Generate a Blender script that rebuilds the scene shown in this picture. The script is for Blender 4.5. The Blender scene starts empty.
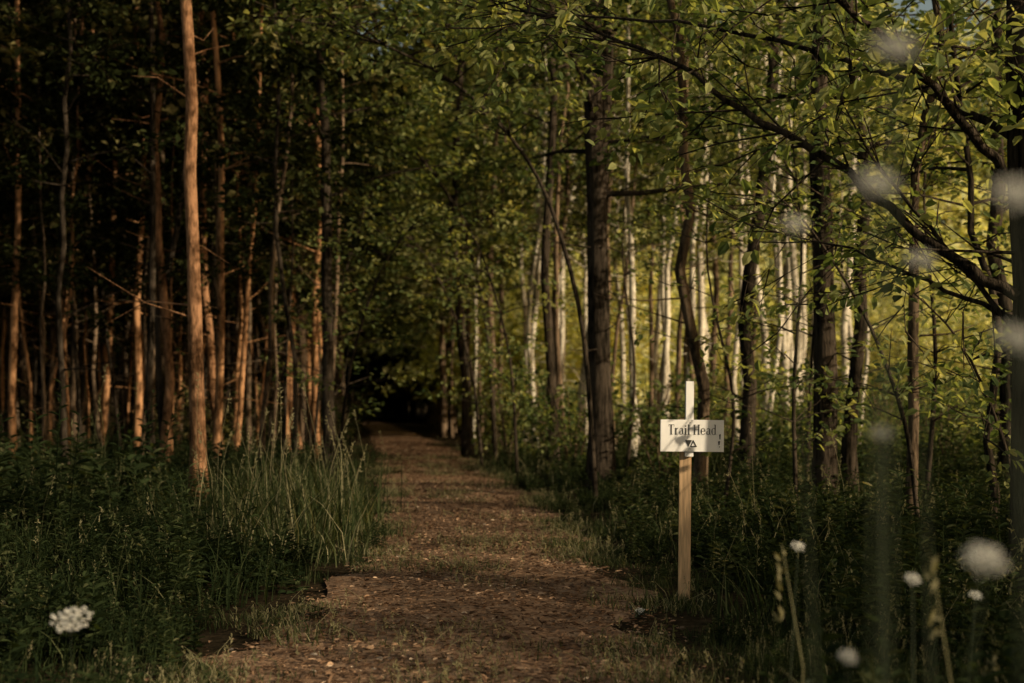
import bpy, math, random
import numpy as np
from mathutils import Vector
random.seed(7); R=np.random.default_rng(11)
sc=bpy.context.scene; COL=sc.collection

# ------------------------------------------------------------------ mesh builder
class MB:
    def __init__(s): s.v=[];s.f=[];s.m=[];s.r=[];s.s=[];s.n=0
    def add(s,v,f,mat=0,rnd=0.5,smooth=False):
        v=np.asarray(v,float).reshape(-1,3); f=np.asarray(f,int).reshape(-1,4)
        s.v.append(v); s.f.append(f+s.n); s.n+=len(v)
        s.m.append(np.broadcast_to(np.asarray(mat),(len(f),)).copy()); s.s.append(np.broadcast_to(np.asarray(smooth),(len(f),)).copy())
        s.r.append(np.broadcast_to(np.asarray(rnd,float),(len(f),)).copy())
    def pack(s):
        return (np.concatenate(s.v),np.concatenate(s.f),np.concatenate(s.m),np.concatenate(s.r),np.concatenate(s.s))
    def put(s,pk,x,y,z,a,sx,sz,tilt=(0,0),dm=0,dr=0.):
        v,f,m,r,sm=pk; c,q=math.cos(a),math.sin(a)
        w=np.empty_like(v); w[:,0]=(v[:,0]*c-v[:,1]*q)*sx+x+v[:,2]*sz*tilt[0]; w[:,1]=(v[:,0]*q+v[:,1]*c)*sx+y+v[:,2]*sz*tilt[1]; w[:,2]=v[:,2]*sz+z
        s.add(w,f,m+dm,np.clip(r+dr,0,1),sm)
    def mesh(s,name,mats):
        v,f,m,r,sm=s.pack(); me=bpy.data.meshes.new(name)
        me.vertices.add(len(v)); me.vertices.foreach_set('co',v.ravel().astype(np.float32))
        me.loops.add(f.size); me.loops.foreach_set('vertex_index',f.ravel().astype(np.int32))
        me.polygons.add(len(f)); me.polygons.foreach_set('loop_start',np.arange(0,f.size,4,dtype=np.int32))
        for q in mats: me.materials.append(q)
        me.polygons.foreach_set('material_index',m.astype(np.int32))
        me.polygons.foreach_set('use_smooth',sm.astype(bool))
        a=me.attributes.new('rnd','FLOAT','FACE'); a.data.foreach_set('value',r.astype(np.float32))
        me.update(calc_edges=True); return me
def obj(name,me,parent=None,loc=(0,0,0),rot=(0,0,0),sca=(1,1,1)):
    o=bpy.data.objects.new(name,me); COL.objects.link(o); o.location=loc; o.rotation_euler=rot; o.scale=sca
    if parent: o.parent=parent
    return o

def tube(mb,pts,rad,sides=7,mat=0,rnd=.5,rough=0.0):
    P=np.asarray(pts,float); n=len(P); rad=np.asarray(rad,float)
    T=np.gradient(P,axis=0); T/=np.linalg.norm(T,axis=1)[:,None]+1e-9
    ref=np.array([0,1.,0]) if abs(T[0][1])<.8 else np.array([1.,0,0])
    A=np.cross(T,ref); A/=np.linalg.norm(A,axis=1)[:,None]+1e-9; B=np.cross(T,A)
    an=np.linspace(0,2*math.pi,sides,endpoint=False)
    rr=rad[:,None]*(1+rough*R.standard_normal((n,sides)))
    V=P[:,None,:]+rr[...,None]*(A[:,None,:]*np.cos(an)[None,:,None]+B[:,None,:]*np.sin(an)[None,:,None])
    i=np.arange(n-1)[:,None]*sides; j=np.arange(sides)[None,:]; k=(j+1)%sides
    F=np.stack([i+j,i+k,i+sides+k,i+sides+j],-1)
    mb.add(V,F,mat,rnd,True)

FAR=False
def leaves(mb,C,size,D,N,mat=1,rnd=None,wid=1.0):
    C=np.asarray(C,float); n=len(C)
    if n==0: return
    D=D/(np.linalg.norm(D,axis=1)[:,None]+1e-9)
    S=np.cross(N,D); S/=np.linalg.norm(S,axis=1)[:,None]+1e-9; N=np.cross(D,S)
    L=np.asarray(size).reshape(-1,1)*np.ones((n,1))
    w=L*wid; r=R.random(n) if rnd is None else rnd
    b=np.arange(n)[:,None]
    if FAR:
        V=np.stack([C,C+D*L*.45+S*w*.34+N*L*.07,C+D*L-N*L*.08,C+D*L*.45-S*w*.34+N*L*.07],1)
        mb.add(V.reshape(-1,3),np.concatenate([b*4+k for k in range(4)],1),mat,r,False); return
    b=b*6
    V=np.stack([C, C+D*L*.28+S*w*.30+N*L*.07, C+D*L*.68+S*w*.25+N*L*.06, C+D*L-N*L*.10,
                C+D*L*.68-S*w*.25+N*L*.06, C+D*L*.28-S*w*.30+N*L*.07],1)
    F=np.stack([np.concatenate([b+0,b+3,b+2,b+1],1),np.concatenate([b+0,b+5,b+4,b+3],1)],1)
    mb.add(V.reshape(-1,3),F.reshape(-1,4),mat,np.repeat(r,2),False)

def spray(mb,tip,dirv,n,length,ls,mat=1,base_r=.5,flat=.35,thin=True):
    d=np.asarray(dirv,float); d/=np.linalg.norm(d)+1e-9
    tip=np.asarray(tip,float)
    t=R.random(n)
    side=np.cross(d,[0,0,1.]); side/=np.linalg.norm(side)+1e-9
    lat=(R.random(n)*2-1)*length*.55*(1.1-.6*t)
    C=tip+d*(t[:,None]*length)+side*lat[:,None]+np.array([0,0,1.])*(R.normal(0,flat*length*.35,n)-.25*np.abs(lat))[:,None]
    D=d*.5+side*np.sign(lat)[:,None]*.8+R.normal(0,.45,(n,3)); D[:,2]-=.25
    N=np.array([0,0,1.])+R.normal(0,.45,(n,3))
    leaves(mb,C,ls*R.uniform(.65,1.2,n),D,N,mat,np.clip(base_r+R.normal(0,.18,n),0,1))
    if thin and not FAR:
        tube(mb,[tip,tip+d*length*.5+[0,0,.02],tip+d*length],[.008,.005,.002],3,0)

def crown(mb,trunk,hs,he,clen,nl,subs,nleaf,ls,rbase=.035,spr=.9):
    tr=np.asarray(trunk)
    for i in range(nl):
        h=hs+(he-hs)*((i+R.random())/nl)
        p=np.array([np.interp(h,tr[:,2],tr[:,0]),np.interp(h,tr[:,2],tr[:,1]),h])
        a=i*2.399+R.normal(0,.4); q=(h-hs)/(he-hs+1e-6)
        L=clen*(1-.55*q)*R.uniform(.6,1.15); up=.25+.55*q+R.normal(0,.12)
        d=np.array([math.cos(a),math.sin(a),up]); d/=np.linalg.norm(d)
        pts=[p]; dd=d.copy()
        for k in range(4):
            dd=dd+R.normal(0,.13,3); dd[2]-=.05; dd/=np.linalg.norm(dd); pts.append(pts[-1]+dd*L/4)
        r0=rbase*(1.1-.6*q)*L/clen
        tube(mb,pts,np.linspace(r0,r0*.18,5),4 if FAR else 5,0)
        for k in range(subs):
            t=R.uniform(.3,1.0); x=t*4; j=min(int(x),3); b=pts[j]+(pts[j+1]-pts[j])*(x-j)
            sd=dd+R.normal(0,.75,3); sd[2]=sd[2]*.4-.02; sd/=np.linalg.norm(sd)
            spray(mb,b,sd,nleaf,spr*R.uniform(.6,1.2),ls,1,R.uniform(.15,.85))

def trunk_pts(base,lean,h,n=12,wob=.04):
    z=np.linspace(0,h,n); b=np.asarray(base,float)
    w=np.cumsum(R.normal(0,wob,(n,2)),axis=0); w-=w[0]; w-=np.linspace(0,1,n)[:,None]*w[-1]*.6
    return np.stack([b[0]+lean[0]*z+w[:,0], b[1]+lean[1]*z+w[:,1], b[2]+z],1)

# ------------------------------------------------------------------ materials
def newmat(name):
    m=bpy.data.materials.new(name); m.use_nodes=True; nt=m.node_tree; nt.nodes.clear(); return m,nt
def nd(nt,t,**k):
    n=nt.nodes.new(t)
    for a,b in k.items(): setattr(n,a,b)
    return n
def ramp(nt,fac,cols):
    r=nd(nt,'ShaderNodeValToRGB'); e=r.color_ramp.elements
    while len(e)<len(cols): e.new(.5)
    for x,(p,c) in zip(e,cols): x.position=p; x.color=(*c,1)
    nt.links.new(fac,r.inputs[0]); return r.outputs[0]
def leafmat(name,cols,trans=.4):
    m,nt=newmat(name); L=nt.links.new
    at=nd(nt,'ShaderNodeAttribute',attribute_name='rnd')
    c=ramp(nt,at.outputs['Fac'],cols)
    o=nd(nt,'ShaderNodeOutputMaterial')
    p=nd(nt,'ShaderNodeBsdfDiffuse'); L(c,p.inputs[0])
    if trans<=0: L(p.outputs[0],o.inputs[0]); return m
    t=nd(nt,'ShaderNodeBsdfTranslucent')
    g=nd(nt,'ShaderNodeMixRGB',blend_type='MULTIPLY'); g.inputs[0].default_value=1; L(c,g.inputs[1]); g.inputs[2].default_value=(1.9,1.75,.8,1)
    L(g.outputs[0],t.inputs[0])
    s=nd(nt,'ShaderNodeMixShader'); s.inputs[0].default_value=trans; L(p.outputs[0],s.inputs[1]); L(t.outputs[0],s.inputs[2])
    L(s.outputs[0],o.inputs[0]); return m
def barkmat(name,dark,light,sc_=(14,14,2.2),bump=.6):
    m,nt=newmat(name); L=nt.links.new
    tc=nd(nt,'ShaderNodeTexCoord'); mp=nd(nt,'ShaderNodeMapping'); mp.inputs['Scale'].default_value=sc_
    L(tc.outputs['Object'],mp.inputs[0])
    n=nd(nt,'ShaderNodeTexNoise'); n.inputs['Scale'].default_value=2.2; n.inputs['Detail'].default_value=4; n.inputs['Roughness'].default_value=.7
    L(mp.outputs[0],n.inputs['Vector'])
    n2=nd(nt,'ShaderNodeTexNoise'); n2.inputs['Scale'].default_value=1.3; n2.inputs['Detail'].default_value=1; L(tc.outputs['Object'],n2.inputs['Vector'])
    ad=nd(nt,'ShaderNodeMath',operation='MULTIPLY_ADD'); L(n2.outputs[0],ad.inputs[0]); ad.inputs[1].default_value=.6; L(n.outputs[0],ad.inputs[2])
    sb=nd(nt,'ShaderNodeMath',operation='SUBTRACT'); L(ad.outputs[0],sb.inputs[0]); sb.inputs[1].default_value=.3
    c=ramp(nt,sb.outputs[0],[(.36,dark),(.5,tuple((a+b)/2 for a,b in zip(dark,light))),(.64,light)])
    p=nd(nt,'ShaderNodeBsdfDiffuse'); L(c,p.inputs[0])
    if bump>0:
        b=nd(nt,'ShaderNodeBump'); b.inputs['Strength'].default_value=bump; b.inputs['Distance'].default_value=.04; L(n.outputs[0],b.inputs['Height']); L(b.outputs[0],p.inputs['Normal'])
    o=nd(nt,'ShaderNodeOutputMaterial'); L(p.outputs[0],o.inputs[0]); return m
def soilmat(name,cols,scale=6):
    m,nt=newmat(name); L=nt.links.new
    tc=nd(nt,'ShaderNodeTexCoord')
    n=nd(nt,'ShaderNodeTexNoise'); n.inputs['Scale'].default_value=scale; n.inputs['Detail'].default_value=6; n.inputs['Roughness'].default_value=.75; L(tc.outputs['Object'],n.inputs['Vector'])
    v=nd(nt,'ShaderNodeTexVoronoi'); v.inputs['Scale'].default_value=scale*6; L(tc.outputs['Object'],v.inputs['Vector'])
    mm=nd(nt,'ShaderNodeMath',operation='MULTIPLY_ADD'); L(v.outputs['Color'],mm.inputs[0]); mm.inputs[1].default_value=.35; L(n.outputs[0],mm.inputs[2])
    sb=nd(nt,'ShaderNodeMath',operation='SUBTRACT'); L(mm.outputs[0],sb.inputs[0]); sb.inputs[1].default_value=.17
    c=ramp(nt,sb.outputs[0],cols)
    p=nd(nt,'ShaderNodeBsdfDiffuse'); L(c,p.inputs[0])
    b=nd(nt,'ShaderNodeBump'); b.inputs['Strength'].default_value=.8; b.inputs['Distance'].default_value=.03; L(mm.outputs[0],b.inputs['Height']); L(b.outputs[0],p.inputs['Normal'])
    o=nd(nt,'ShaderNodeOutputMaterial'); L(p.outputs[0],o.inputs[0]); return m
def plain(name,col,rough=.6,noise=.15,scale=20,stretch=(1,1,1)):
    m,nt=newmat(name); L=nt.links.new
    tc=nd(nt,'ShaderNodeTexCoord'); mp=nd(nt,'ShaderNodeMapping'); mp.inputs['Scale'].default_value=stretch; L(tc.outputs['Object'],mp.inputs[0])
    n=nd(nt,'ShaderNodeTexNoise'); n.inputs['Scale'].default_value=scale; n.inputs['Detail'].default_value=5; L(mp.outputs[0],n.inputs['Vector'])
    c=ramp(nt,n.outputs[0],[(.3,tuple(x*(1-noise) for x in col)),(.7,tuple(min(1,x*(1+noise)) for x in col))])
    p=nd(nt,'ShaderNodeBsdfPrincipled'); L(c,p.inputs['Base Color']); p.inputs['Roughness'].default_value=rough
    o=nd(nt,'ShaderNodeOutputMaterial'); L(p.outputs[0],o.inputs[0]); return m

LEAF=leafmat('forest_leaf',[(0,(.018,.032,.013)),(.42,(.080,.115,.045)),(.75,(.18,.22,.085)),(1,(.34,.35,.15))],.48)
LEAFD=leafmat('shaded_leaf_tone',[(0,(.009,.012,.005)),(.5,(.023,.030,.011)),(.85,(.070,.079,.030)),(1,(.24,.21,.09))],.28)  # deep-wood shade put into the colour; top stop paints sunlit specks
LEAFF=leafmat('far_leaf',[(0,(.028,.040,.016)),(.45,(.085,.108,.042)),(.8,(.18,.20,.085)),(1,(.32,.31,.15))],.4)
LEAFB=leafmat('sunlit_leaf_tone',[(0,(.26,.29,.15)),(.5,(.50,.53,.30)),(1,(.72,.70,.47))],.45)  # sunlight on the right-hand foliage put into a lighter leaf colour
GRASS=leafmat('grass_blade',[(0,(.012,.020,.009)),(.5,(.038,.054,.022)),(.85,(.10,.11,.052)),(1,(.27,.25,.15))],.3)
BARK=barkmat('brown_bark',(.030,.022,.015),(.16,.115,.075))
BARKD=barkmat('dark_bark',(.008,.007,.005),(.070,.055,.041),(11,11,1.6),1.0)
BARKO=barkmat('orange_lit_bark',(.070,.037,.019),(.38,.205,.11),(12,12,3),.9)  # warm sunlight on the left trunks put into an orange bark colour
BARKS=barkmat('orange_lit_bark_far',(.09,.046,.023),(.48,.26,.13),(8,8,2),0)  # same orange sunlight painted into the bark of the farther trunks
BARKP=barkmat('sunlit_bark_tone',(.22,.195,.15),(.66,.61,.50),(8,8,4),0)  # brightness of the sunlit right-hand trunks put into a pale bark colour
BARKM=barkmat('mid_bark_far',(.03,.022,.015),(.19,.135,.09),(8,8,2),0)
SOIL=soilmat('forest_soil',[(.3,(.012,.010,.006)),(.55,(.035,.027,.016)),(.8,(.07,.05,.03))],4)
PATHM=soilmat('woodchip_path',[(.28,(.08,.048,.030)),(.5,(.23,.145,.092)),(.78,(.41,.28,.18))],5)
m_chip=leafmat('wood_chip',[(0,(.080,.046,.028)),(.5,(.25,.158,.098)),(.85,(.44,.30,.195)),(1,(.66,.53,.39))],0)
WHITE=plain('white_petal',(.88,.87,.80),.6,.03)
STEM=plain('flower_stem',(.035,.05,.022),.6)

# ------------------------------------------------------------------ ground & path
PY=[-25,0,7.4,10.4,13.8,20.3,38.8,60,85,110]
PL=[-1.75,-1.7,-1.58,-1.36,-1.28,-1.85,-3.62,-5.9,-9.6,-17]
PR=[.95,.95,.90,.90,.70,.38,-1.55,-4.5,-8.1,-14.5]
def pl(y): return np.interp(y,PY,PL)
def pr(y): return np.interp(y,PY,PR)
def gz(x,y):
    x=np.asarray(x,float); y=np.asarray(y,float)
    d=np.maximum(0,np.maximum(pl(y)-x,x-pr(y))-.8)
    k=np.clip(d/4,0,1)
    return k*(.10*np.sin(x*.9+1)*np.cos(y*.7)+.12*np.sin(x*.31+y*.27)+.05)
def sgrid(a,n,p=2.2):
    t=np.linspace(-1,1,n); return np.sign(t)*np.abs(t)**p*a
n=181
gx=sgrid(900,n,3.0); gy=sgrid(900,n,3.0)+15
X,Y=np.meshgrid(gx,gy); Z=gz(X,Y)
V=np.stack([X,Y,Z],-1)
i=np.arange(n-1)[:,None]*n; j=np.arange(n-1)[None,:]
F=np.stack([i+j,i+j+1,i+n+j+1,i+n+j],-1)
mb=MB(); mb.add(V,F,0,.5,True); obj('ground',mb.mesh('ground',[SOIL]))
ys=np.arange(-24,109,.3); nc=14
mb=MB(); rows=[]
for y in ys:
    l=pl(y)+.13*math.sin(y*2.1)+.07*math.sin(y*5.3)+R.normal(0,.07); r=pr(y)+.12*math.sin(y*1.7+2)+.08*math.sin(y*4.7)+R.normal(0,.07)
    t=np.linspace(0,1,nc); x=l+(r-l)*t
    z=.014+.03*np.sin(t*math.pi)*(1+.3*np.sin(y*1.3+t*7))-.012*np.exp(-((t-.25)/.1)**2)-.012*np.exp(-((t-.75)/.1)**2)
    rows.append(np.stack([x,np.full(nc,y),np.maximum(z,.006)],1))
V=np.array(rows); i=np.arange(len(ys)-1)[:,None]*nc; j=np.arange(nc-1)[None,:]
F=np.stack([i+j,i+j+1,i+nc+j+1,i+nc+j],-1)
mb.add(V,F,0,.5,True); obj('dirt_path',mb.mesh('dirt_path',[PATHM]))
N=40000; y=4+R.random(N)**1.6*45
t=R.uniform(0,1,N)+R.normal(0,.06,N); l=pl(y)-.05; r=pr(y)+.05; x=l+(r-l)*t
C=np.stack([x,y,.040*np.sin(np.clip(t,0,1)*math.pi)+.012+R.random(N)*.008],1)
D=R.normal(0,1,(N,3)); D[:,2]*=.10
Nn=np.array([0,0,1.])+R.normal(0,.28,(N,3))
mb=MB(); clump=.5+.3*np.sin(x*3.1+y*1.3)*np.cos(y*2.3-x); leaves(mb,C,R.uniform(.012,.06,N),D,Nn,0,np.clip(R.beta(1.1,2.2,N)*(.4+clump*1.1),0,1),.8)
obj('wood_chips',mb.mesh('wood_chips',[m_chip]))

# ------------------------------------------------------------------ near trees
def tree(name,base,lean,h,r,bark,hs,clen,nl,subs,nleaf,ls=.12,extra=None,wob=.07,fork=None,leafm=LEAF):
    mb=MB(); b=np.array([base[0],base[1],float(gz(base[0],base[1]))-.05])
    P=trunk_pts(b,lean,h,18,wob); q=np.linspace(0,1,18)
    rad=r*(1-.72*q); rad[0]*=1.45; rad[1]*=1.05
    tube(mb,P,rad,10,0,.5,.06)
    crown(mb,P,hs,h*.97,clen,nl,subs,nleaf,ls,rbase=max(.02,r*.28))
    if fork:
        fz,dx,dy=fork; p=np.array([np.interp(fz,P[:,2],P[:,0]),np.interp(fz,P[:,2],P[:,1]),fz])
        pts=[p+np.array([dx*s**.8,dy*s**.8,(h-fz)*s*.9]) for s in np.linspace(0,1,8)]
        tube(mb,pts,r*.62*(1-.7*np.linspace(0,1,8)),9,0,.5,.04)
        crown(mb,np.array(pts),fz+1.5,h*.88,clen*.8,nl//2,subs,nleaf,ls,rbase=r*.2)
    for k in range(9):
        z=R.uniform(1.2,max(hs,2.2)+1.5); p=np.array([np.interp(z,P[:,2],P[:,0]),np.interp(z,P[:,2],P[:,1]),z]); a=R.random()*6.28
        L=R.uniform(.4,1.7); d=np.array([math.cos(a),math.sin(a),R.uniform(-.2,.6)])
        tube(mb,[p,p+d*L*.5+R.normal(0,.06,3),p+d*L+R.normal(0,.1,3)],[.014,.009,.003],4,0)
    if extra: extra(mb)
    me=mb.mesh(name,[bark,leafm]); return obj(name,me)

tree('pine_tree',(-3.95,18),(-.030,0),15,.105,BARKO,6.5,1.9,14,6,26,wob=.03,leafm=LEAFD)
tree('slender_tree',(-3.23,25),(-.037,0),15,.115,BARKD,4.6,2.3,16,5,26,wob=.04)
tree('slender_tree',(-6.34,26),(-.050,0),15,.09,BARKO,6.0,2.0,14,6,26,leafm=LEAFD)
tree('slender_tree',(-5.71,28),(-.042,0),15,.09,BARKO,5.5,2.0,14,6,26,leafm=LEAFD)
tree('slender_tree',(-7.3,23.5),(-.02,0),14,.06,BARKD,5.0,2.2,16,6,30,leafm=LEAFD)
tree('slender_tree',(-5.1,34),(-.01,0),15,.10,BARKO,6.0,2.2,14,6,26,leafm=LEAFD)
tree('maple_tree',(1.36,22),(-.020,0),16,.20,BARKD,4.6,3.0,20,7,28,fork=(3.8,.45,.3),wob=.025)
tree('slender_tree',(.78,27),(-.01,0),16,.10,BARKD,5.5,2.4,16,6,28)
tree('slender_tree',(-1.05,34),(-.01,0),16,.13,BARKD,5,2.8,18,7,30)
tree('slender_tree',(2.6,20),(-.02,0),14,.09,BARK,4.5,2.0,16,5,26)
tree('slender_tree',(3.44,21),(.07,0),14,.115,BARKD,5,2.2,16,5,26)
tree('maple_tree',(3.7,17),(.006,0),15,.155,BARKD,4.2,2.4,20,6,26,wob=.03)
tree('slender_tree',(4.49,19),(.02,0),14,.10,BARKD,4.5,2.2,16,5,26)
tree('slender_tree',(4.15,15),(.055,.02),11,.065,BARK,3.8,1.7,14,5,24)
tree('slender_tree',(4.75,14.2),(-.06,.02),9,.045,BARKD,3.4,1.5,14,5,22)
tree('slender_tree',(6.6,19),(-.01,0),14,.11,BARKD,3.6,2.4,18,6,26)

def boughs(mb):
    def br(pts,r0,leafn,t0=.35,ls=.10,step=9):
        P=np.array(pts,float)
        s=np.linspace(0,len(P)-1,len(P)*4); Q=np.stack([np.interp(s,range(len(P)),P[:,k]) for k in range(3)],1)
        for _ in range(3): Q[1:-1]=(Q[:-2]+2*Q[1:-1]+Q[2:])/4
        Q[1:-1]+=R.normal(0,.012,(len(Q)-2,3))
        tube(mb,Q,np.linspace(r0,r0*.15,len(Q)),8,0,.5,.05)
        for k in range(step):
            t=R.uniform(t0,1); j=int(t*(len(Q)-2)); d=(Q[j+1]-Q[j]); d/=np.linalg.norm(d)
            sd=d*.8+R.normal(0,.5,3); sd[2]-=.1; L=R.uniform(.3,1.0); sd/=np.linalg.norm(sd)
            mid=Q[j]+sd*L*.6+R.normal(0,.04,3); e=Q[j]+sd*L+np.array([0,0,-.05])
            tube(mb,[Q[j],mid,e],[r0*.22,r0*.15,.004],5,0)
            for q in (mid,e): 
                if R.random()<.9: spray(mb,q,sd+R.normal(0,.3,3),leafn,R.uniform(.35,.6),ls,1,R.uniform(.45,1.0))
    br([(3.38,9.5,2.16),(2.95,9.6,2.42),(2.38,10,3.10),(1.75,10.3,3.52),(1.28,10.6,3.98),(.62,11,4.36),(-.2,11.4,4.7)],.042,10,.25,.11,26)
    br([(3.38,9.5,2.9),(3.02,9.4,3.3),(2.6,9.3,3.72),(2.05,9.2,4.15),(1.5,9.1,4.5),(.8,9,4.8)],.038,12,.15,.11,30)
    br([(3.4,9.5,1.9),(3.0,9.8,2.5),(2.6,10.4,3.3),(2.4,10.6,3.9)],.022,12,.2,.10,20)
    br([(3.4,9.5,2.5),(3.6,8.9,3.1),(3.3,8.2,3.7),(2.6,7.9,4.1)],.028,12,.2,.11,24)
    br([(3.4,9.5,2.0),(3.0,10.2,2.3),(2.5,11,2.7),(2.0,11.6,2.75)],.02,8,.2,.10,14)
    br([(3.4,9.5,3.2),(2.8,10.5,3.9),(1.8,11.5,4.5),(.6,12.5,4.9),(-.6,13,5.0)],.03,11,.25,.11,26)
tree('maple_tree',(3.52,9.5),(-.012,0),13,.17,BARKD,4.8,2.4,16,5,26,extra=boughs,wob=.025)

def sapling(name,pts,r,nspr,leafn=14,ls=.10,t0=.25,Lm=.9):
    mb=MB(); P=np.array(pts,float); P[0,2]=float(gz(P[0,0],P[0,1]))-.03
    s=np.linspace(0,len(P)-1,len(P)*4); Q=np.stack([np.interp(s,range(len(P)),P[:,k]) for k in range(3)],1)
    for _ in range(3): Q[1:-1]=(Q[:-2]+2*Q[1:-1]+Q[2:])/4
    tube(mb,Q,np.linspace(r,r*.2,len(Q)),7,0)
    for k in range(nspr):
        t=R.uniform(t0,1); j=int(t*(len(Q)-2)); a=R.random()*6.28; sd=np.array([math.cos(a),math.sin(a),.25]); L=R.uniform(.25,Lm)
        e=Q[j]+sd*L; tube(mb,[Q[j],Q[j]+sd*L*.5+[0,0,.04],e],[r*.3,r*.2,.003],4,0)
        spray(mb,e,sd,leafn,R.uniform(.4,.7),ls,1,R.uniform(.35,1))
        if R.random()<.6: spray(mb,Q[j]+sd*L*.5,sd+R.normal(0,.4,3),leafn//2,.4,ls,1,R.uniform(.35,1))
    obj(name,mb.mesh(name,[BARKD,LEAF]))
sapling('sapling',[(4.0,14,0),(3.9,14,1.2),(3.5,14,2.3),(2.9,13.9,3.2),(2.4,13.8,3.6)],.028,22)
sapling('sapling',[(3.2,16,0),(3.15,16,1.5),(3.3,16,3.2),(3.1,16,5)],.03,26)
sapling('sapling',[(4.3,12,0),(4.2,12,1.0),(3.8,12,2.0),(3.2,12.2,2.6)],.022,18)
sapling('sapling',[(2.5,17,0),(2.7,17,1.4),(2.3,17,3),(2.4,17,4.6)],.026,22)
sapling('sapling',[(5.6,15.5,0),(5.4,15.5,2),(5.8,15.5,4),(5.5,15.3,5.5)],.035,38)
sapling('sapling',[(4.9,17,0),(5.1,17,2),(4.9,17,4),(5.2,17,5.5)],.035,34)
sapling('sapling',[(3.9,19,0),(4.0,19,2),(4.2,19,4),(3.8,19,5.5)],.03,30,16)
sapling('sapling',[(-2.9,23.5,0),(-2.7,23.5,2),(-2.2,23.5,3.6),(-1.4,23.3,4.6)],.035,32,18)
sapling('sapling',[(-.6,29,0),(-.8,29,2.2),(-1.6,29,4.2),(-2.6,28.7,5.3)],.04,44,22)
sapling('sapling',[(.1,25,0),(0,25,2.2),(-.5,25,4.0),(-1.2,24.7,5.2)],.035,32,20)
sapling('sapling',[(-4.2,30,0),(-4.0,30,2.5),(-3.4,30,4.5),(-2.9,29.7,6)],.04,36,22)
sapling('sapling',[(2.0,25,0),(2.2,25,2),(1.9,25,4),(2.1,25,6)],.035,24,16)
sapling('arching_tree',[(1.15,19.5,0),(1.0,19.5,2.6),(.4,19.5,4.6),(-.7,19.4,5.8),(-2.2,19.2,6.5),(-3.4,19,6.6)],.04,56,22,.12,.5,1.4)
sapling('arching_tree',[(-.35,31,0),(-.5,31,3),(-1.1,31,5.5),(-2.2,31,7),(-3.6,31,7.8)],.06,60,26,.15,.4,1.6)
sapling('arching_tree',[(-5.4,38,0),(-5.2,38,3),(-4.6,38,5.5),(-3.4,38,7.5),(-2.0,38,8.6)],.07,60,26,.17,.4,1.8)

# ------------------------------------------------------------------ forest masses (each merged into one mesh)
FAR=True
def proto_tree(h,r,hs,clen,nl,subs,nleaf,ls,spr=1.1):
    mb=MB(); P=trunk_pts((0,0,-.1),(0,0),h,12,.09); q=np.linspace(0,1,12)
    rad=r*(1-.75*q); rad[0]*=1.3
    tube(mb,P,rad,7,0,.5,.04); crown(mb,P,hs,h*.98,clen,nl,subs,nleaf,ls,rbase=r*.3,spr=spr)
    for k in range(7):
        z=R.uniform(1.,hs+1); p=np.array([np.interp(z,P[:,2],P[:,0]),np.interp(z,P[:,2],P[:,1]),z]); a=R.random()*6.28
        L=R.uniform(.4,1.5); d=np.array([math.cos(a),math.sin(a),R.uniform(-.3,.6)])
        tube(mb,[p,p+d*L*.5+R.normal(0,.08,3),p+d*L+R.normal(0,.12,3)],[.016,.01,.003],3,0)
    return mb.pack()
TALL=[proto_tree(17,.074,6.0,2.6,16,6,22,.24) for _ in range(6)]
PALE=[proto_tree(16,.11,7,2.2,13,5,18,.21) for _ in range(5)]
LOWC=[proto_tree(15,.16,1.0,3.6,30,6,18,.44,1.7) for _ in range(3)]
ARCH=[proto_tree(16,.13,4.0,3.4,26,7,20,.26,1.4) for _ in range(2)]
def proto_bush(h,w,n,leafn,ls,nq=5):
    mb=MB()
    for k in range(n):
        a=R.random()*6.28; d=np.array([math.cos(a)*w,math.sin(a)*w,0])*R.uniform(.2,1); hh=h*R.uniform(.5,1)
        P=[(0,0,-.05),d*.4+[0,0,hh*.5],d+[0,0,hh]]
        tube(mb,P,[.018,.012,.004],3,0)
        for q in range(nq):
            t=R.uniform(.15,1); p=np.array(P[0])*(1-t)+np.array(P[2])*t; sd=np.array([math.cos(a),math.sin(a),.2])+R.normal(0,.6,3)
            spray(mb,p,sd,leafn,R.uniform(.3,.7)*h/2.4,ls,1,R.uniform(.15,.9),thin=False)
    return mb.pack()
BUSH=[proto_bush(2.4,1.0,11,14,.13) for _ in range(3)]
BUSHB=[proto_bush(7.0,2.6,22,22,.28,6) for _ in range(3)]

SX,SY=.90,-.436
SIGN=(1.31,10.4)
placed=[]
def plant(mb,protos,x,y,s,nb,tilt=.02,exact=False):
    v,f,m,r,sm=protos[int(R.integers(len(protos)))]
    bi=int(R.integers(nb)); mm=np.where(m==0,bi,nb)
    mb.put((v,f,mm,r,sm),x,y,float(gz(x,y))-.03,R.random()*6.28,s,s*(1 if exact else R.uniform(.9,1.1)),R.normal(0,tilt,2),0,R.normal(0,.12))
def scatter(name,protos,n,xr,yr,cond,mind,mats,sc=(.85,1.2),tilt=.02,nb=1,pre=None):
    mb=MB(); k=0; tries=0
    if pre:
        for x,y,s in pre: plant(mb,protos,x,y,s,nb,0,True)
    while k<n and tries<n*60:
        tries+=1; x=R.uniform(*xr); y=R.uniform(*yr)
        if not cond(x,y): continue
        if any((x-a)**2+(y-b)**2<mind**2 for a,b in placed): continue
        placed.append((x,y)); plant(mb,protos,x,y,R.uniform(*sc),nb,tilt); k+=1
    print(name,k); obj(name,mb.mesh(name,mats))
def offpath(x,y,m=1.3): return x<pl(y)-m or x>pr(y)+m
placed+=[(-3.95,18),(-3.23,25),(1.36,22),(3.7,17)]
mb=MB()
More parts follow.
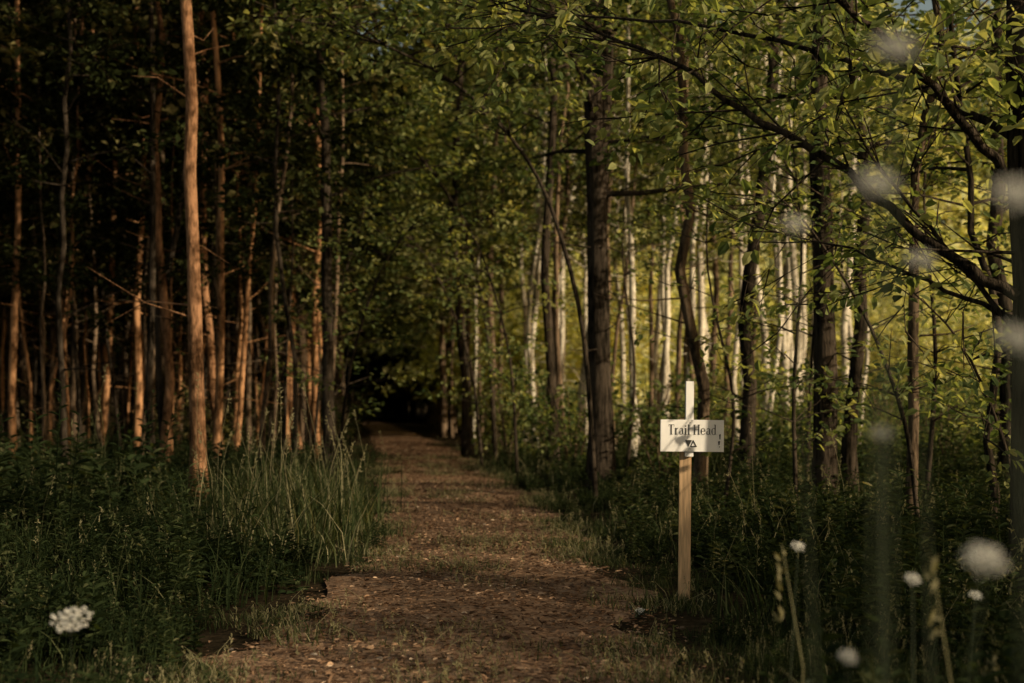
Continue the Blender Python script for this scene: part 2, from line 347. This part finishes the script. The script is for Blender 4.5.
for y in (43,47,51,55,60,66):
    for sd in (-1,1):
        x=float(pl(y)-1.6) if sd<0 else float(pr(y)+1.6)
        placed.append((x,y)); plant(mb,ARCH,x+R.normal(0,.3),y+R.normal(0,.8),R.uniform(.85,1.1),1)
obj('trailside_trees',mb.mesh('trailside_trees',[BARKM,LEAFF]))
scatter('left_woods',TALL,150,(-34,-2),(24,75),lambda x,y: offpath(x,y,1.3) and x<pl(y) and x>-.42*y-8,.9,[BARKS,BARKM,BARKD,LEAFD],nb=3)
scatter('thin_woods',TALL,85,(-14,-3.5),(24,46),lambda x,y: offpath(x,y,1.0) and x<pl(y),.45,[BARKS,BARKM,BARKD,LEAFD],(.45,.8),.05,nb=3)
scatter('pale_woods',PALE,48,(-4,12),(31,50),lambda x,y: offpath(x,y,.9) and x>pr(y) and x<.25*y,.6,[BARKP,BARKP,BARKM,LEAFF],(.55,1.15),.03,nb=3)
scatter('pale_thicket',PALE,13,(.8,5.5),(28,36),lambda x,y: offpath(x,y,.9),.6,[BARKP,BARKM,LEAFF],(.5,.8),.05,nb=2)
scatter('far_woods',LOWC,95,(-50,2),(72,100),lambda x,y: offpath(x,y,1.0) or y>86,2.0,[BARKD,LEAFD],(1.1,1.7))
scatter('right_woods',LOWC,56,(0,50),(68,92),lambda x,y: offpath(x,y,1.0),2.4,[BARKP,LEAFB],(1.1,1.7))
scatter('left_edge_woods',LOWC,26,(-50,-16),(30,72),lambda x,y: x<-.40*y-5,2.6,[BARKD,LEAFD],(.9,1.3))
def blk(x,y):
    y0=y-SY/SX*x; dx,dy=x-SIGN[0],y-SIGN[1]; perp=abs(dx*(-SY)+dy*SX); D=x*SX+y*SY
    return y0<22 and D>30 and perp>3.6 and abs(x)>.42*y
gap=[(SIGN[0]+SX*30+dq*(-SY),SIGN[1]+SY*30+dq*SX,.70) for dq in (-3.2,-1.1,1.0,3.0)]  # unseen trees added to shade path and lower post, below the board
scatter('shading_woods',LOWC,58,(20,62),(-50,12),blk,3.0,[BARKD,LEAFF],(.78,.95),pre=gap)
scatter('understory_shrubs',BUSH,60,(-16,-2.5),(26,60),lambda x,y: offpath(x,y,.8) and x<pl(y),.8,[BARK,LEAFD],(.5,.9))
scatter('trailside_shrubs',BUSH,60,(-2,12),(20,50),lambda x,y: offpath(x,y,.6) and x>pr(y),.8,[BARK,LEAF],(.5,1.1))
scatter('meadow_shrubs',BUSHB,70,(-2,30),(49,66),lambda x,y: offpath(x,y,2) and x>pr(y)+1,1.2,[BARK,LEAFB],(.6,1.25))
scatter('trail_end_shrubs',BUSHB,16,(-18,-5),(78,92),lambda x,y:True,1.0,[BARK,LEAFD],(.7,1.1))

# ------------------------------------------------------------------ grass and weeds
FAR=False
def proto_grass(n,h,bl=.006,area=.6,mean=.40):
    mb=MB()
    c=R.uniform(-area,area,(n,2)); H=h*R.uniform(.35,1.2,n); a=R.random(n)*6.28; bend=R.uniform(.08,.9,n)*H
    u=np.stack([np.cos(a),np.sin(a)],1); s=np.stack([-u[:,1],u[:,0]],1)
    T=np.array([0,.35,.7,1.]); Wd=np.array([1,.9,.6,.08])
    V=[]
    for t,wd in zip(T,Wd):
        p=np.concatenate([c+u*(bend*t**2)[:,None],(H*t*(1-.3*t*bend/H))[:,None]],1)
        off=np.concatenate([s*bl*wd,np.zeros((n,1))],1); V+= [p-off,p+off]
    V=np.stack(V,1); b=np.arange(n)[:,None]*8
    F=np.stack([np.concatenate([b+2*k,b+2*k+1,b+2*k+3,b+2*k+2],1) for k in range(3)],1)
    mb.add(V.reshape(-1,3),F.reshape(-1,4),0,np.repeat(np.clip(R.normal(mean,.25,n),0,1),3))
    for k in range(int(n*.03)):
        x,y=R.uniform(-area,area,2); a=R.random()*6.28; hh=h*R.uniform(1.1,1.8); e=np.array([x+.18*math.cos(a),y+.18*math.sin(a),hh])
        tube(mb,[(x,y,0),(x+.05*math.cos(a),y+.05*math.sin(a),hh*.6),e],[.0025,.002,.0012],3,0,.9)
        q=12; t=R.random(q)[:,None]; leaves(mb,e-np.array([.03*math.cos(a),.03*math.sin(a),.17])*t,np.full(q,.03),R.normal(0,.5,(q,3))+[0,0,.8],R.normal(0,1,(q,3)),0,np.full(q,.97),.5)
    return mb.pack()
def proto_weed(n,h,ll=.13,w=.45,ns=22):
    mb=MB()
    for k in range(n):
        x,y=R.uniform(-.45,.45,2); hh=h*R.uniform(.5,1.15); a=R.random()*6.28; b=np.array([x,y,0]); e=b+[.15*math.cos(a),.15*math.sin(a),hh]
        tube(mb,[b,(b+e)/2+[0,0,.03],e],[.005,.004,.002],3,0,.3)
        q=ns; t=np.linspace(.15,1,q); C=b+(e-b)*t[:,None]; an=np.arange(q)*2.4+R.random()
        D=np.stack([np.cos(an),np.sin(an),.5-.5*(1-t)],1); leaves(mb,C,(ll*(1.15-.6*t))*R.uniform(.8,1.1,q),D,np.array([0,0,1.])+R.normal(0,.2,(q,3)),0,np.clip(R.normal(.45,.15,q)+R.normal(0,.1),0,1),w)
    return mb.pack()
G=[proto_grass(220,.38) for _ in range(3)]
GT=[proto_grass(100,.78) for _ in range(3)]
GS=[proto_grass(120,.12,.0045,.30,.60) for _ in range(3)]
W=[proto_weed(8,.75) for _ in range(3)]+[proto_weed(10,.48,.15,.85) for _ in range(5)]+[proto_weed(18,.28,.14,.9,9) for _ in range(2)]
E1=MB(); E2=MB(); E3=MB()
def put(mb,protos,x,y,s,dr=0):
    mb.put(protos[int(R.integers(len(protos)))],x,y,float(gz(x,y))-.01,R.random()*6.28,s,s*R.uniform(.8,1.15),R.normal(0,.06,2),0,R.normal(0,.10)+dr)
def field(mb,protos,step,yr,width,margin,s,keep=1.0,cond=None):
    y=yr[0]
    while y<yr[1]:
        st=step*(1+max(0,y-12)*.03)
        for side in (-1,1):
            mg=margin+(.12 if side<0 else 0)
            e=(pl(y)-mg) if side<0 else (pr(y)+mg); k=0
            while k*st<width:
                x=e+side*(k*st)+R.normal(0,st*.3); yy=y+R.normal(0,st*.3); k+=1
                if abs(x)>.40*yy+2.5 or R.random()>keep: continue
                if cond and not cond(x,yy): continue
                hv=.85+.35*math.sin(x*1.1+yy*.6)*math.cos(yy*.8-x*.4)
                put(mb,protos,x,yy,s*hv*R.uniform(.7,1.2)*(.5 if k==1 else 1),-.12 if side<0 else 0)  # left bank's shade put into darker plant tones
        y+=st
nosign=lambda x,y: not (abs(x-1.3)<.75 and 6.5<y<10.9)
cl=lambda x,y: nosign(x,y) and (y>5.5 or abs(x)>1.5)
field(E1,G,.62,(4,42),14,.28,1.0,.75,cl)
field(E1,GT,.9,(13,34),10,.9,1.0,.3,cl)
field(E2,W,.54,(5.0,30),11,.45,1.0,.95,cl)
field(E2,W,.9,(13,30),9,1.0,1.5,.6,lambda x,y:True)
for k in range(16): put(E1,GT,float(pl(13+k*.35))-R.uniform(.5,1.4),13+k*.35,1.1,.15)
for k in range(50):
    x=R.uniform(.95,2.3); y=R.uniform(5.6,10.4); put(E1,G,x+.2,y,.34+.12*(x>1.5))
    if k%2: put(E2,W,x+.3,y,.35)
for k in range(26):
    put(E2,W,R.uniform(1.0,2.4),R.uniform(2.6,5.2),R.uniform(.9,1.2),-.15); put(E2,W,-R.uniform(1.7,2.7),R.uniform(3.6,6.0),R.uniform(.5,.8),-.25)
for k in range(720):
    y=4.8+R.random()**1.3*28; t=R.choice([.52+R.normal(0,.08),R.uniform(-.10,.14),R.uniform(.86,1.10)],p=[.38,.31,.31])
    if math.sin(y*2.1+t*5)+math.cos(y*.9)<-.2 or (y<8 and .15<t<.85 and R.random()<.4): continue
    x=float(pl(y)+(pr(y)-pl(y))*t); put(E3,GS,x,y,R.uniform(.4,1.0),.12)
obj('grass',E1.mesh('grass',[GRASS])); obj('weeds',E2.mesh('weeds',[GRASS])); obj('path_grass',E3.mesh('path_grass',[GRASS]))

# ------------------------------------------------------------------ wildflowers
def umbel(name,x,y,z,r,tilt=.0,dome=.25,nn=9,pz=.13,lv=True):
    mb=MB(); b=np.array([x+R.normal(0,.05),y+R.normal(0,.05),0]); top=np.array([x,y,z])
    tube(mb,[b,(b+top)/2+R.normal(0,.015,3),top-[0,0,r*.8]],[.0022,.0018,.0012],5,1)
    nrays=32
    for k in range(nrays):
        q=math.sqrt((k+.5)/nrays); a=k*2.4
        q*=R.uniform(.85,1.12)
        ex,ey,ez=math.cos(a)*q*r,math.sin(a)*q*r,dome*r*(1-q*q)+R.normal(0,.05*r)
        e=top+np.array([ex,ey*math.cos(tilt)-ez*math.sin(tilt),ey*math.sin(tilt)+ez*math.cos(tilt)])
        tube(mb,[top-[0,0,r*.8],e-[0,0,.003]],[.0009,.0006],3,1)
        C=e+R.normal(0,r*.065,(nn,3))*[1,1,.4]; leaves(mb,C,np.full(nn,r*pz),R.normal(0,1,(nn,3)),np.array([.4,-.5,1.])+R.normal(0,.4,(nn,3)),0,None,1.3)
    if lv:
        for k in range(4):
            t=.15+.10*k; p=b+(top-b)*t; n=10; a=R.random()*6.28; u=np.array([math.cos(a),math.sin(a),.4]); s=R.random(n)[:,None]
            leaves(mb,p+u*s*.12,np.full(n,.035),u+R.normal(0,.6,(n,3)),np.array([0,0,1.])+R.normal(0,.3,(n,3)),1,None,.5)
    obj(name,mb.mesh(name,[WHITE,STEM]))
umbel('wildflower',-1.54,5.0,.715,.070,.55,.10,13,.12)
for f in [(.385,1.42,1.85,.022),(.49,1.38,1.695,.024),(.36,1.4,1.71,.019),(.575,2,1.69,.020),(.53,1.5,1.56,.021),
          (.66,2,1.27,.029),(.40,2,1.74,.017),(.57,2.2,1.44,.017),(1.0,5,.97,.024),(1.12,4,.985,.022),(.75,3.2,.915,.022),(1.62,5,.80,.022),(.86,9.6,.05,.03)]:
    umbel('wildflower',*f,tilt=.65,nn=11,lv=f[1]>2.5)
for k in range(2):
    umbel('wildflower',R.uniform(1.8,3.4),R.uniform(7,10),R.uniform(.55,.85),.022,.5)
# ------------------------------------------------------------------ trail head sign
S=bpy.data.objects.new('trail_head_sign',None); COL.objects.link(S); S.location=(1.265,10.4,-.03); S.rotation_euler=(0,math.radians(.8),math.radians(8))
WOOD=plain('pine_post',(.60,.40,.22),.8,.35,9,(6,6,.6)); WHT=plain('white_paint',(.88,.87,.84),.55,.03,12); INK=plain('black_ink',(.015,.015,.015),.5,.05)
import bmesh
def box(name,cx,cy,cz,sx,sy,sz,mat,bev=.004,rz=0):
    bm=bmesh.new(); bmesh.ops.create_cube(bm,size=1)
    for v in bm.verts: v.co=Vector((v.co.x*sx,v.co.y*sy,v.co.z*sz))
    bmesh.ops.bevel(bm,geom=bm.edges[:],offset=bev,segments=2,affect='EDGES')
    me=bpy.data.meshes.new(name); bm.to_mesh(me); bm.free(); me.materials.append(mat)
    return obj(name,me,S,(cx,cy,cz),(0,0,rz))
box('post',0,.06,.66,.088,.07,1.40,WOOD,.004,math.radians(-14))
box('upper_stake',.012,.0,1.355,.060,.022,.55,WHT,.002)
box('board',.028,-.022,1.233,.475,.012,.232,WHT,.0015)
STL=plain('steel',(.4,.4,.4),.4)
for sz in (.095,-.095):
    bm=bmesh.new(); bmesh.ops.create_cone(bm,cap_ends=True,segments=10,radius1=.005,radius2=.004,depth=.003)
    me=bpy.data.meshes.new('screw'); bm.to_mesh(me); bm.free(); me.materials.append(STL); obj('screw',me,S,(.012,-.0300,1.233+sz),(math.pi/2,0,0))
def poly(bm,pts):
    vs=[bm.verts.new((x,0,z)) for x,z in pts]
    try: bm.faces.new(vs)
    except Exception: pass
TH,HL=.125,.045
def rect(bm,x0,x1,z0,z1): poly(bm,[(x0,z0),(x1,z0),(x1,z1),(x0,z1)])
def bowl(bm,cx,cz,rx,rz,a0,a1,n=22,thick=TH):
    for k in range(n):
        A=a0+(a1-a0)*k/n; B=a0+(a1-a0)*(k+1)/n; o=[]
        for ang in (A,B):
            w=HL+(thick-HL)*abs(math.cos(ang))**1.5
            o.append(((cx+rx*math.cos(ang),cz+rz*math.sin(ang)),(cx+(rx-w)*math.cos(ang),cz+(rz-HL)*math.sin(ang))))
        poly(bm,[o[0][0],o[1][0],o[1][1],o[0][1]])
def gl(bm,ch,x):
    r=lambda a,b,c,d: rect(bm,x+a,x+b,c,d)
    if ch=='T': r(.27,.27+TH,.04,.96); r(0,.69,.96,1.0); r(0,.03,.78,.96); r(.66,.69,.78,.96); r(.17,.52,0,.04); return .76
    if ch=='r': r(.08,.08+TH,.04,.66); r(0,.32,0,.04); r(0,.08,.62,.66); bowl(bm,x+.38,.50,.16,.17,math.pi*.35,math.pi*.95); return .56
    if ch=='a': r(.36,.36+TH,.04,.48); r(.51,.58,0,.04); bowl(bm,x+.27,.46,.22,.21,0,math.pi*.85); bowl(bm,x+.22,.20,.20,.21,math.pi*.4,math.pi*1.8); return .64
    if ch=='i': r(.08,.08+TH,.04,.66); r(0,.32,0,.04); r(0,.08,.62,.66); bowl(bm,x+.155,.86,.08,.08,0,2*math.pi,14,.079); return .40
    if ch=='l': r(.08,.08+TH,.04,1.02); r(0,.32,0,.04); r(0,.08,.98,1.02); return .40
    if ch=='H': 
        for q in (.09,.60): r(q,q+TH,.04,.96); r(q-.09,q+TH+.09,0,.04); r(q-.09,q+TH+.09,.96,1.0)
        r(.09+TH,.60,.49,.53); return .92
    if ch=='e': bowl(bm,x+.28,.33,.28,.35,0,math.pi*1.82); r(.13,.55,.33,.37); return .66
    if ch=='d': bowl(bm,x+.27,.33,.27,.35,math.pi*.25,math.pi*1.75); r(.40,.40+TH,.04,1.02); r(.30,.40,.98,1.02); r(.52,.60,0,.04); return .66
    return .3
bm=bmesh.new(); x=0
for ch in 'Trail Head': x+=gl(bm,ch,x)
k=.36/x
for v in bm.verts: v.co=Vector((v.co.x*k,0,v.co.z*k*1.2))
me=bpy.data.meshes.new('lettering'); bm.to_mesh(me); bm.free(); me.materials.append(INK)
obj('lettering',me,S,(-.150,-.0315,1.233+.008))
bm=bmesh.new()
poly(bm,[(-.042,.024),(.010,.024),(-.016,-.026)])
for a,b,c,d in (((.040,-.026),(.048,-.026),(.020,.026),(.016,.018)),((-.004,-.026),(.004,-.026),(.020,.010),(.016,.018)),((.004,-.026),(.040,-.026),(.036,-.019),(.008,-.019))): poly(bm,[a,b,c,d])
me=bpy.data.meshes.new('logo'); bm.to_mesh(me); bm.free(); me.materials.append(INK); obj('logo',me,S,(.015,-.0315,1.233-.055))
bm=bmesh.new()
poly(bm,[(0,.045),(.012,.05),(.010,.01),(.003,.01)]); poly(bm,[(-.008,-.005),(.008,.0),(.004,-.03),(-.004,-.032)]); poly(bm,[(0,-.04),(.008,-.04),(.004,-.052)])
me=bpy.data.meshes.new('flourish'); bm.to_mesh(me); bm.free(); me.materials.append(INK); obj('flourish',me,S,(.228,-.0315,1.233-.035))

# ------------------------------------------------------------------ light
EL=math.radians(19)
w=bpy.data.worlds.new('World'); sc.world=w; w.use_nodes=True; nt=w.node_tree; nt.nodes.clear()
sk=nt.nodes.new('ShaderNodeTexSky'); sk.sky_type='NISHITA'; sk.sun_disc=False; sk.sun_elevation=EL; sk.sun_rotation=math.atan2(SX,SY); sk.dust_density=3
bg=nt.nodes.new('ShaderNodeBackground'); bg.inputs[1].default_value=.13
mt=nt.nodes.new('ShaderNodeMixRGB'); mt.blend_type='MULTIPLY'; mt.inputs[0].default_value=1; mt.inputs[2].default_value=(1.0,.84,.60,1)
nt.links.new(sk.outputs[0],mt.inputs[1]); nt.links.new(mt.outputs[0],bg.inputs[0])
o=nt.nodes.new('ShaderNodeOutputWorld'); nt.links.new(bg.outputs[0],o.inputs[0])
sl=bpy.data.lights.new('sun','SUN'); sl.energy=5; sl.angle=math.radians(.5); sl.color=(1,.81,.55)
so=bpy.data.objects.new('sun',sl); COL.objects.link(so)
so.rotation_euler=Vector((SX*math.cos(EL),SY*math.cos(EL),math.sin(EL))).to_track_quat('Z','Y').to_euler()
# ------------------------------------------------------------------ camera
cam=bpy.data.cameras.new('camera'); co=bpy.data.objects.new('camera',cam); COL.objects.link(co)
co.location=(0,0,1.5); co.rotation_euler=(math.radians(90+2.15),0,0)
cam.lens=50; cam.sensor_width=36; cam.clip_end=3000; cam.clip_start=.05
cam.dof.use_dof=True; cam.dof.focus_distance=10.4; cam.dof.aperture_fstop=1.6
sc.camera=co
sc.view_settings.view_transform='Standard'; sc.view_settings.look='None'; sc.view_settings.exposure=0
